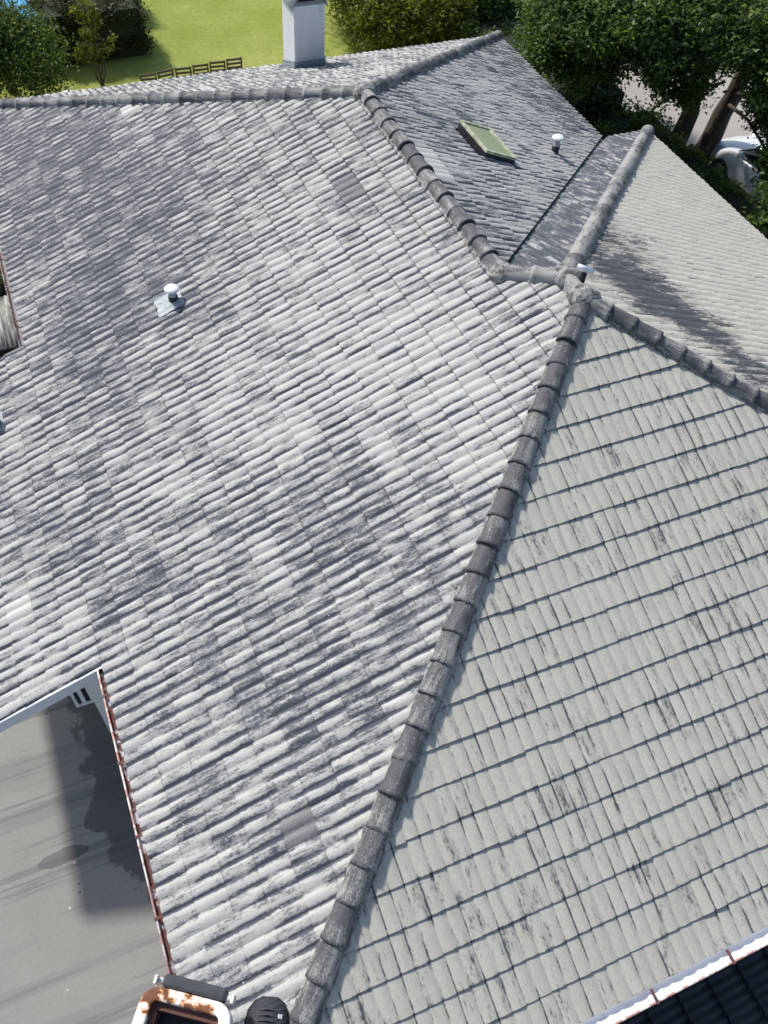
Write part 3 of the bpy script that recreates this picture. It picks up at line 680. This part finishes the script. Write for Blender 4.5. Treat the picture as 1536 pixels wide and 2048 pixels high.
tree('broadleaf_tree', 'dark leaning tree trunk with drooping leaves beside the white car', None,
     [(16.2, 13.2, 0.9, 0.9, 0.9, 0.7), (16.0, 13.2, 0.3, 0.7, 0.7, 0.5), (16.3, 13.4, -0.2, 0.55, 0.6, 0.5), (15.0, 11.1, -1.0, 0.40, 0.55, 0.45), (15.5, 11.8, -0.7, 0.45, 0.6, 0.45), (16.2, 12.5, -0.5, 0.4, 0.5, 0.4)],
     30000, 0.055, M['leafdark'],
     [((16.5, 15.25, z0), (16.75, 15.0, 0.0), 0.28, 0.17, ((0.85, (16.3, 13.5, 0.7), 0.09), (0.7, (16.2, 12.8, -0.4), 0.06), (0.6, (15.5, 11.9, -0.8), 0.05)), 5)], 12, per=70, clump=0.15, shell=0.35)
tree('garden_tree', 'bushy green tree at the far left corner of the lawn', None,
     [(1.05, 23.2, -1.15, 0.75, 0.7, 0.6), (0.35, 23.6, -0.7, 0.6, 0.7, 0.6), (1.5, 22.5, -1.7, 0.6, 0.6, 0.6), (0.2, 22.6, -1.6, 0.7, 0.7, 0.6), (1.75, 23.3, -1.5, 0.45, 0.45, 0.45)],
     30000, 0.042, M['leafmid'], [((0.9, 23.4, z0), (0.9, 23.4, -0.9), 0.10, 0.05, ((0.6, (1.4, 22.8, -1.3), 0.04), (0.7, (0.4, 23.8, -0.7), 0.04)), 7)], 13)
tree('garden_shrub', 'small yellow-green shrub with thin bare stems in front of dark hedge', None,
     [(3.15, 23.2, -1.25, 0.33, 0.30, 0.30), (3.35, 23.1, -1.7, 0.36, 0.25, 0.25), (2.9, 23.0, -1.8, 0.28, 0.25, 0.2), (3.1, 23.3, -1.0, 0.25, 0.25, 0.22)],
     1300, 0.05, M['leafyel'], [((3.12, 23.1, z0), (3.15, 23.2, -1.3), 0.03, 0.012, (), 1), ((3.14, 23.12, z0), (3.4, 23.1, -1.6), 0.02, 0.01, (), 2), ((3.1, 23.1, z0), (2.85, 23.0, -1.7), 0.02, 0.01, (), 3), ((3.13, 23.08, z0), (3.2, 23.0, -1.45), 0.02, 0.01, (), 4)], 14, cat='shrub', clump=0.07)
tree('screen_shrub', 'tall loose shrub with yellow-tipped leaves behind the far hip', None,
     [(10.9, 22.2, -1.6, 1.0, 0.8, 0.9), (11.9, 21.6, -1.4, 1.0, 0.8, 0.9), (10.6, 23.6, -1.4, 0.9, 0.9, 1.0)],
     16000, 0.06, M['leafyel'], [((11.3, 22.2, z0), (11.3, 22.1, -1.5), 0.07, 0.03, (), 1)], 15, cat='shrub', clump=0.14)
tree('screen_tree', 'dark green tree behind yellow-tipped shrub at the lawn edge', None,
     [(12.4, 24.6, -0.6, 1.6, 1.3, 1.3), (10.9, 25.6, -0.8, 1.3, 1.1, 1.2), (14.2, 23.6, -0.4, 1.5, 1.3, 1.4), (13.3, 22.2, -1.2, 1.0, 1.0, 1.0)],
     30000, 0.065, M['leafdark'], [((12.6, 24.4, z0), (12.7, 24.4, -0.6), 0.14, 0.07, (), 2)], 16)
def hedge(name, label, x0, y0, x1, y1, h, n, size, mat, seed, cat='hedge', rough=0.10):
    t = empty(name, (0, 0, 0), label, cat); g = np.random.default_rng(seed)
    MB().box((x0 + 0.12, y0 + 0.12, z0), (x1 - 0.12, y1 - 0.12, z0 + h - 0.14)).build('branch_core', M['core'], t)
    nx = max(1, int((x1 - x0) / 0.5)); ny = max(1, int((y1 - y0) / 0.5)); nz = max(1, int(h / 0.5)); bl = []
    for i in range(nx):
        for j in range(ny):
            for k_ in range(nz):
                if 0 < i < nx - 1 and 0 < j < ny - 1 and k_ < nz - 1: continue
                bl.append((x0 + (i + .5) * (x1 - x0) / nx, y0 + (j + .5) * (y1 - y0) / ny, z0 + (k_ + .5) * h / nz + g.normal() * 0.05, 0.33 + g.normal() * 0.04, 0.33, 0.31))
    leaves('foliage', bl, n, size, mat, t, clump=rough, shell=0.5, seed=seed)
    return t
hedge('clipped_hedge', 'dark olive clipped hedge block on the lawn behind thin shrub', 2.0, 24.3, 4.65, 26.1, 1.35, 30000, 0.042, M['leafolive'], 21)
hedge('clipped_hedge', 'pale grey-green hedge in front of the pool terrace', 2.55, 26.9, 4.9, 27.9, 1.1, 24000, 0.042, M['leafgrey'], 22)
hedge('boundary_hedge', 'dark boundary hedge in shade beyond the skylight slope', 12.3, 16.6, 15.0, 23.6, 1.45, 52000, 0.06, M['leafdark'], 23)
hedge('boundary_hedge', 'low green hedge between right eave and the white car', 13.3, 9.4, 15.55, 16.5, 1.12, 40000, 0.05, M['leafmid'], 24)
hedge('ivy_bush', 'dark bush below the left gutter beside corrugated canopy', -2.2, 14.0, -0.1, 17.0, 1.2, 6000, 0.06, M['leafdark'], 25, 'bush')

# ------------------------------------------------------------------ garden chairs
M['wood'] = plain('dark_teak', (0.075, 0.050, 0.032), 0.6, 0, 0.35, 12)
ordn = ['leftmost slatted wooden garden chair in the row on the lawn', 'second garden chair from the left in the row beyond the eave', 'third garden chair from the left in the row beyond the eave',
        'fourth garden chair from the left in the row beyond the eave', 'fifth garden chair from the left, next to the last of the row', 'rightmost garden chair of the row, nearest the white chimney']
def chair():
    t = empty('garden_chair'); w = 0.185
    for sx in (-1, 1):
        MB().box((sx * w - 0.018, -0.02, 0), (sx * w + 0.018, 0.02, 0.92)).build('leg', M['wood'], t)
        MB().box((sx * w - 0.018, 0.40, 0), (sx * w + 0.018, 0.44, 0.43)).build('leg', M['wood'], t)
    for z in (0.56, 0.66, 0.76, 0.86):
        MB().box((-w + 0.018, -0.012, z), (w - 0.018, 0.012, z + 0.05)).build('back_slat', M['wood'], t)
    for i in range(6): MB().box((-w - 0.018, 0.024 + i * 0.07, 0.432), (w + 0.018, 0.08 + i * 0.07, 0.452)).build('seat_slat', M['wood'], t)
    return t
def copy_tree(o, parent=None):
    c = o.copy(); COL.objects.link(c); c.parent = parent
    for k_ in o.children: copy_tree(k_, c)
    return c
c0 = chair()
for i in range(6):
    o = c0 if i == 0 else copy_tree(c0)
    o.location = (4.08 + 0.452 * i, 21.52 + 0.045 * i + (0.03 if i == 1 else 0), GZ); o.rotation_euler = (0, 0, R(-4 + (12 if i == 1 else 3 * (i % 2))))
    tag(o, ordn[i], 'chair', 'garden chairs in a row on the lawn')
# closed white parasol top beyond the eave
pa = empty('garden_parasol', (2.05, 20.1, GZ - 0.002), 'top of a pale parasol just showing over the eave', 'parasol')
MB().tube([(0, 0, 0), (0, 0, 1.50)], 0.02, 10).build('pole', M['wood'], pa, True)
mb = MB(); n = 8; V = [(0, 0, 1.45)] + [(0.55 * math.cos(2*math.pi*i/n), 0.55 * math.sin(2*math.pi*i/n), 1.22) for i in range(n)] + [(0.55 * math.cos(2*math.pi*i/n), 0.55 * math.sin(2*math.pi*i/n), 1.14) for i in range(n)]
mb.add(V, [(0, 1 + i, 1 + (i + 1) % n) for i in range(n)] + [(1 + i, 1 + n + i, 1 + n + (i + 1) % n, 1 + (i + 1) % n) for i in range(n)])
mb.build('canopy', M['cap'], pa)
MB().tube([(0, 0, 0), (0, 0, 0.06)], 0.22, 16).build('base', M['zinc'], pa, True)

# ------------------------------------------------------------------ parked car
k = NT('car_paint_white'); M['carpaint'] = k.fin((0.80, 0.81, 0.83), 0.22); k.b.inputs['Coat Weight'].default_value = 0.6
k = NT('car_glass'); M['carglass'] = k.fin((0.010, 0.013, 0.015), 0.05, 0, 0.6)
M['rubber'] = plain('rubber', (0.02, 0.02, 0.021), 0.8); M['rim'] = plain('rim', (0.35, 0.36, 0.37), 0.35, 0.7)
M['lamp'] = plain('headlamp', (0.65, 0.68, 0.70), 0.1, 0.3)
def car():
    t = empty('parked_car', (0, 0, 0), 'white hatchback car parked on the road behind the trees', 'car')
    # sections along length x: (x, half width low, half width top, z bottom, z belt)
    secs = [(-2.10, .70, .62, .32, .86), (-1.95, .82, .74, .22, .97), (-1.2, .87, .80, .20, 1.00), (0.0, .88, .82, .20, .97), (1.0, .87, .80, .20, .93), (1.6, .85, .74, .21, .82), (2.0, .74, .60, .25, .68), (2.14, .58, .46, .33, .58)]
    V = []; prof = 9
    for (x, wl, wt, zb, zt) in secs:
        pts = [(-wl * .92, zb), (-wl, zb + (zt - zb) * .35), (-wl * .99, zb + (zt - zb) * .62), (-wt, zt - .03), (-wt * .55, zt + .015), (0, zt + .03), (wt * .55, zt + .015), (wt, zt - .03), (wl * .99, zb + (zt - zb) * .62), (wl, zb + (zt - zb) * .35), (wl * .92, zb)]
        V += [(x, a, b) for a, b in pts]
    m_ = 11; F = [(i*m_+k_, i*m_+k_+1, (i+1)*m_+k_+1, (i+1)*m_+k_) for i in range(len(secs) - 1) for k_ in range(m_ - 1)] + [tuple(range(m_)), tuple(range((len(secs)-1)*m_, len(secs)*m_))[::-1]] + [(i*m_, (i+1)*m_, (i+1)*m_+m_-1, i*m_+m_-1) for i in range(len(secs) - 1)]
    b = mesh('body', V, F, M['carpaint'], t, True); sm = b.modifiers.new('sub', 'SUBSURF'); sm.levels = 2; sm.render_levels = 2
    # cabin glass and roof
    def loft(name, ss, mat, sub_=2):
        V = []; 
        for (x, w, z) in ss: V += [(x, -w, z), (x, -w * .5, z + .012), (x, 0, z + .018), (x, w * .5, z + .012), (x, w, z)]
        F = [(i*5+k_, i*5+k_+1, (i+1)*5+k_+1, (i+1)*5+k_) for i in range(len(ss) - 1) for k_ in range(4)]
        o = mesh(name, V, F, mat, t, True); s1 = o.modifiers.new('solid', 'SOLIDIFY'); s1.thickness = .03; s1.offset = 1
        return o
    loft('roof', [(-1.65, .58, 1.33), (-1.3, .62, 1.42), (-.4, .64, 1.455), (.15, .62, 1.43), (.36, .60, 1.39)], M['carpaint'])
    loft('windscreen', [(.36, .60, 1.385), (.75, .66, 1.18), (1.12, .70, .95)], M['carglass'])
    loft('rear_window', [(-2.0, .66, 1.0), (-1.85, .62, 1.18), (-1.65, .58, 1.33)], M['carglass'])
    for s_ in (-1, 1):
        V = [(-1.9, s_ * .735, .98), (1.05, s_ * .735, .95), (.36, s_ * .615, 1.40), (-.4, s_ * .655, 1.465), (-1.3, s_ * .635, 1.43), (-1.65, s_ * .60, 1.34)]
        o = mesh('side_window', V, [(0, 1, 2, 3, 4, 5)], M['carglass'], t); s1 = o.modifiers.new('solid', 'SOLIDIFY'); s1.thickness = .02
        mb = MB().tube([(-.45, s_ * .742, .97), (-.42, s_ * .668, 1.45)], .028, 8); mb.build('pillar', M['carpaint'], t, True)
        mb = MB().tube([(.80, s_ * .80, 1.0), (.80, s_ * .93, 1.03)], [.03, .03], 8); mb.build('mirror_arm', M['carpaint'], t, True)
        bm = bmesh.new(); bmesh.ops.create_uvsphere(bm, u_segments=14, v_segments=8, radius=1)
        for v in bm.verts: v.co = Vector((.80 + v.co.x * .07, s_ * .97 + v.co.y * .11, 1.05 + v.co.z * .075))
        me = bpy.data.meshes.new('mirror'); bm.to_mesh(me); bm.free(); me.materials.append(M['carpaint']); link(bpy.data.objects.new('mirror', me), t)
        bm = bmesh.new(); bmesh.ops.create_uvsphere(bm, u_segments=14, v_segments=8, radius=1)
        for v in bm.verts: v.co = Vector((1.86 + v.co.x * .20, s_ * .60 + v.co.y * .13, .70 + v.co.z * .075))
        me = bpy.data.meshes.new('headlight'); bm.to_mesh(me); bm.free(); me.materials.append(M['lamp']); link(bpy.data.objects.new('headlight', me), t)
        for x in (-1.3, 1.32):
            wh = empty('wheel', parent=t)
            MB().tube([(x, s_ * .70, .31), (x, s_ * .885, .31)], .31, 24).build('tyre', M['rubber'], wh, True)
            MB().tube([(x, s_ * .86, .31), (x, s_ * .892, .31)], .20, 18).build('rim', M['rim'], wh, True)
    return t
cr = car(); cr.location = (17.35, 13.05, GZ); cr.rotation_euler = (0, 0, R(92))

# ------------------------------------------------------------------ lift basket and the person in it (bottom edge of the picture)
EX = Vector((0.9224, -0.3862, 0)); EY = Vector((0.3862, 0.9224, 0)); O = Vector((CAMP[0], CAMP[1], 0))
def LM(z=0, ang=0, x=0, y=0):
    o = O + EX * x + EY * y; a = math.radians(ang); ex = EX * math.cos(a) + EY * math.sin(a); ey = EY * math.cos(a) - EX * math.sin(a)
    return Matrix(((ex.x, ey.x, 0, o.x), (ex.y, ey.y, 0, o.y), (0, 0, 1, z), (0, 0, 0, 1)))
k = NT('rust_flaked_paint'); P = k.pos(); n = k.noise(P, 17, 6, 0.62); m_ = k.smooth(n, 0.545, 0.565); ed = k.smooth(n, 0.49, 0.56)
rust = k.mix(k.noise(P, 60, 5), (0.10, 0.035, 0.022), (0.30, 0.11, 0.045)); pt = k.mix(ed, (0.86, 0.84, 0.80), (0.75, 0.34, 0.09))
k.bump(k.math('ADD', m_, k.noise(P, 120, 3)), 0.5, 0.003); M['flake'] = k.fin(k.mix(m_, pt, rust), 0.7)
k = NT('inner_rust'); P = k.pos(); n = k.noise(P, 40, 6); k.bump(n, 0.6, 0.004); M['innerrust'] = k.fin(k.mix(n, (0.085, 0.040, 0.034), (0.19, 0.085, 0.065)), 0.85)
M['rubberblock'] = plain('worn_rubber', (0.055, 0.060, 0.068), 0.75, 0, 0.5, 45)
lb = empty('lift_basket', (0, 0, 0), 'rusty white-painted steel socket of the lift basket with a black rubber buffer', 'lift basket')
ZB = 6.62; Mb = LM(ZB, -12, -0.283, 0.243)
def ushape(hw, rad, wid, z0_, z1_, y1_, back=-0.40):
    pth = [(-hw, back)]
    for q in range(7): a = math.pi - math.pi / 2 * q / 6; pth.append((-hw + rad + rad * math.cos(a), y1_ - rad + rad * math.sin(a)))
    for q in range(7): a = math.pi / 2 - math.pi / 2 * q / 6; pth.append((hw - rad + rad * math.cos(a), y1_ - rad + rad * math.sin(a)))
    pth.append((hw, back)); V = []
    for i_, (x, y) in enumerate(pth):
        a = Vector(pth[max(i_ - 1, 0)]); b = Vector(pth[min(i_ + 1, len(pth) - 1)]); d_ = (b - a).normalized(); nn = Vector((d_.y, -d_.x))
        for (o_, z_) in ((0, z0_), (0, z1_), (wid, z1_), (wid, z0_)): V.append(Mb @ Vector((x + nn.x * o_, y + nn.y * o_, z_)))
    F = [(i_*4+q, i_*4+(q+1)%4, (i_+1)*4+(q+1)%4, (i_+1)*4+q) for i_ in range(len(pth) - 1) for q in range(4)] + [(0, 1, 2, 3), tuple(len(V) - 1 - q for q in range(4))]
    return MB().add(V, F)
ushape(0.100, 0.038, 0.026, -0.07, 0.0, 0.0).build('frame', M['flake'], lb, False, 0.004)
ushape(0.0735, 0.014, 0.014, -0.075, -0.020, -0.0265).build('inner_lining', M['innerrust'], lb, False, 0.002)
MB().box((-0.069, -0.40, -0.085), (0.069, -0.03, -0.071), Mb).build('floor_plate', M['black'], lb)
MB().box((-0.066, 0.001, -0.05), (0.074, 0.028, -0.004), Mb).build('rubber_buffer', M['rubberblock'], lb, False, 0.007)
for s_ in (-1, 1):
    q = 0.004 + s_ * 0.070
    MB().tube([Mb @ Vector((q, 0.012, -0.02)), Mb @ Vector((q + s_ * 0.011, 0.012, -0.02))], 0.007, 8).build('bolt', M['cap'], lb, True)
    MB().box((min(q + s_ * 0.012, q + s_ * 0.019), 0.002, -0.04), (max(q + s_ * 0.012, q + s_ * 0.019), 0.020, -0.002), Mb).build('lug', M['flake'], lb, False, 0.002)
Mp = LM(6.5)
MB().box((-0.75, -1.0, -0.06), (0.75, 0.155, 0.0), Mp).build('platform', M['zinc'], lb)
for (x, y) in ((-0.73, -0.98), (0.73, -0.98)): MB().tube([Mp @ Vector((x, y, 0)), Mp @ Vector((x, y, 1.1))], 0.022, 10).build('post', M['flake'], lb, True)
MB().tube([Mp @ Vector((-0.73, -0.98, 1.1)), Mp @ Vector((0.73, -0.98, 1.1))], 0.022, 10).build('rail', M['flake'], lb, True)
MB().tube([Mp @ Vector((0, -0.6, -0.06)), Mp @ Vector((0.3, -3.5, -9.0))], 0.14, 12).build('boom', M['flake'], lb, True)

# person: continuous skinned body, shoes as clothing; only the toe of one shoe reaches into the picture
k = NT('dark_work_clothes'); n = k.noise(k.obj(), 30, 4); M['cloth'] = k.fin(k.mix(n, (0.025, 0.028, 0.035), (0.05, 0.055, 0.065)), 0.9)
k = NT('shoe_mesh_fabric'); P = k.obj(); x_, y_, z_ = k.sep(P); wv = k.math('SINE', k.math('MULTIPLY', y_, 520)); k.bump(k.math('ADD', wv, k.noise(P, 300, 2)), 0.35, 0.002)
M['shoe'] = k.fin(k.mix(k.noise(P, 30, 4), (0.020, 0.023, 0.030), (0.050, 0.055, 0.066)), 0.75)
pe = empty('person', (0, 0, 0), 'person in black trainers standing in the lift basket, one toe showing', 'person')
J = {'pel': (0.0, -0.42, 0.95), 'lh': (-0.10, -0.40, 0.90), 'lk': (-0.12, -0.16, 0.50), 'la': (-0.125, 0.035, 0.10), 'rh': (0.10, -0.40, 0.90), 'rk': (0.13, -0.34, 0.48), 'ra': (0.14, -0.30, 0.10),
     'sp': (0, -0.42, 1.18), 'chest': (0, -0.40, 1.40), 'neck': (0, -0.37, 1.56), 'head': (0, -0.33, 1.68), 'crown': (0, -0.34, 1.82),
     'ls': (-0.19, -0.40, 1.46), 'le': (-0.26, -0.28, 1.50), 'lw': (-0.14, -0.14, 1.95), 'rs': (0.19, -0.40, 1.46), 're': (0.26, -0.28, 1.50), 'rw': (0.14, -0.14, 1.95)}
RAD = {'pel': .15, 'lh': .10, 'lk': .065, 'la': .045, 'rh': .10, 'rk': .065, 'ra': .045, 'sp': .14, 'chest': .15, 'neck': .055, 'head': .095, 'crown': .07, 'ls': .07, 'le': .045, 'lw': .03, 'rs': .07, 're': .045, 'rw': .03}
ED = [('pel', 'lh'), ('lh', 'lk'), ('lk', 'la'), ('pel', 'rh'), ('rh', 'rk'), ('rk', 'ra'), ('pel', 'sp'), ('sp', 'chest'), ('chest', 'neck'), ('neck', 'head'), ('head', 'crown'), ('chest', 'ls'), ('ls', 'le'), ('le', 'lw'), ('chest', 'rs'), ('rs', 're'), ('re', 'rw')]
nm = list(J); me = bpy.data.meshes.new('body'); me.from_pydata([Mp @ Vector(J[q]) for q in nm], [(nm.index(a), nm.index(b)) for a, b in ED], [])
bo = link(bpy.data.objects.new('body', me), pe); me.materials.append(M['cloth'])
sk_m = bo.modifiers.new('skin', 'SKIN'); 
for i, q in enumerate(nm): me.skin_vertices[0].data[i].radius = (RAD[q], RAD[q])
me.skin_vertices[0].data[0].use_root = True
sb = bo.modifiers.new('sub', 'SUBSURF'); sb.levels = 2; sb.render_levels = 2; sk_m.use_smooth_shade = True
def shoe(px, py, ang, lace=True):
    Mt = LM(6.5, ang, px, py); t = []
    # outline of the sole, heel at y=-0.27, toe at y=0
    st = [(-0.275, .025), (-0.262, .034), (-0.22, .038), (-0.15, .036), (-0.10, .042), (-0.06, .047), (-0.03, .043), (-0.012, .032), (-0.002, .016)]
    hs = [.085, .092, .098, .092, .074, .060, .052, .044, .034]
    V = []; n = 12
    for (y, w), h in zip(st, hs):
        for k_ in range(n + 1):
            a = math.pi * k_ / n; V.append(Mt @ Vector((-math.cos(a) * w * (1.0), y, 0.022 + (math.sin(a) ** 0.75) * (h - 0.022))))
    F = [(i*(n+1)+k_, i*(n+1)+k_+1, (i+1)*(n+1)+k_+1, (i+1)*(n+1)+k_) for i in range(len(st) - 1) for k_ in range(n)] + [tuple(range(n + 1)), tuple(range((len(st)-1)*(n+1), len(st)*(n+1)))[::-1]]
    s = mesh('shoe', V, F, M['shoe'], pe, True); ss = s.modifiers.new('sub', 'SUBSURF'); ss.levels = 2; ss.render_levels = 2
    V = []
    for (y, w) in st: V += [Mt @ Vector((-w * 1.06, y * 1.015, 0.0)), Mt @ Vector((-w * 1.08, y * 1.02 + .001, 0.024)), Mt @ Vector((w * 1.08, y * 1.02 + .001, 0.024)), Mt @ Vector((w * 1.06, y * 1.015, 0.0))]
    F = [(i*4+k_, i*4+(k_+1)%4, (i+1)*4+(k_+1)%4, (i+1)*4+k_) for i in range(len(st) - 1) for k_ in range(4)] + [(0, 1, 2, 3), tuple(len(st)*4 - 1 - q for q in range(4))]
    o = mesh('sole', V, F, M['rubber'], s, False)
    for i in range(7):                                   # stitched ribs and laces over the toe box
        y = -0.030 - i * 0.011; h = 0.050 + 0.0035 * i; w = .030 + .0012 * i
        MB().tube([Mt @ Vector((-w, y - .006, h - .013)), Mt @ Vector((-w * .5, y, h + .0005)), Mt @ Vector((0, y + .002, h + .005)), Mt @ Vector((w * .5, y, h + .0005)), Mt @ Vector((w, y - .006, h - .013))], 0.0022, 6).build('lace_rib', M['rubberblock'], s, True)
    Mq = Mt @ Matrix.Translation((0.027, -0.040, 0.0475)) @ Matrix.Rotation(R(28), 4, 'Y')
    MB().box((-0.0045, -0.004, 0.0), (-0.0008, 0.004, 0.003), Mq).build('emblem', M['cap'], s); MB().box((0.0008, -0.004, 0.0), (0.0045, 0.004, 0.003), Mq).build('emblem', M['cap'], s)
shoe(-0.118, 0.252, -4); shoe(0.14, -0.09, -12)
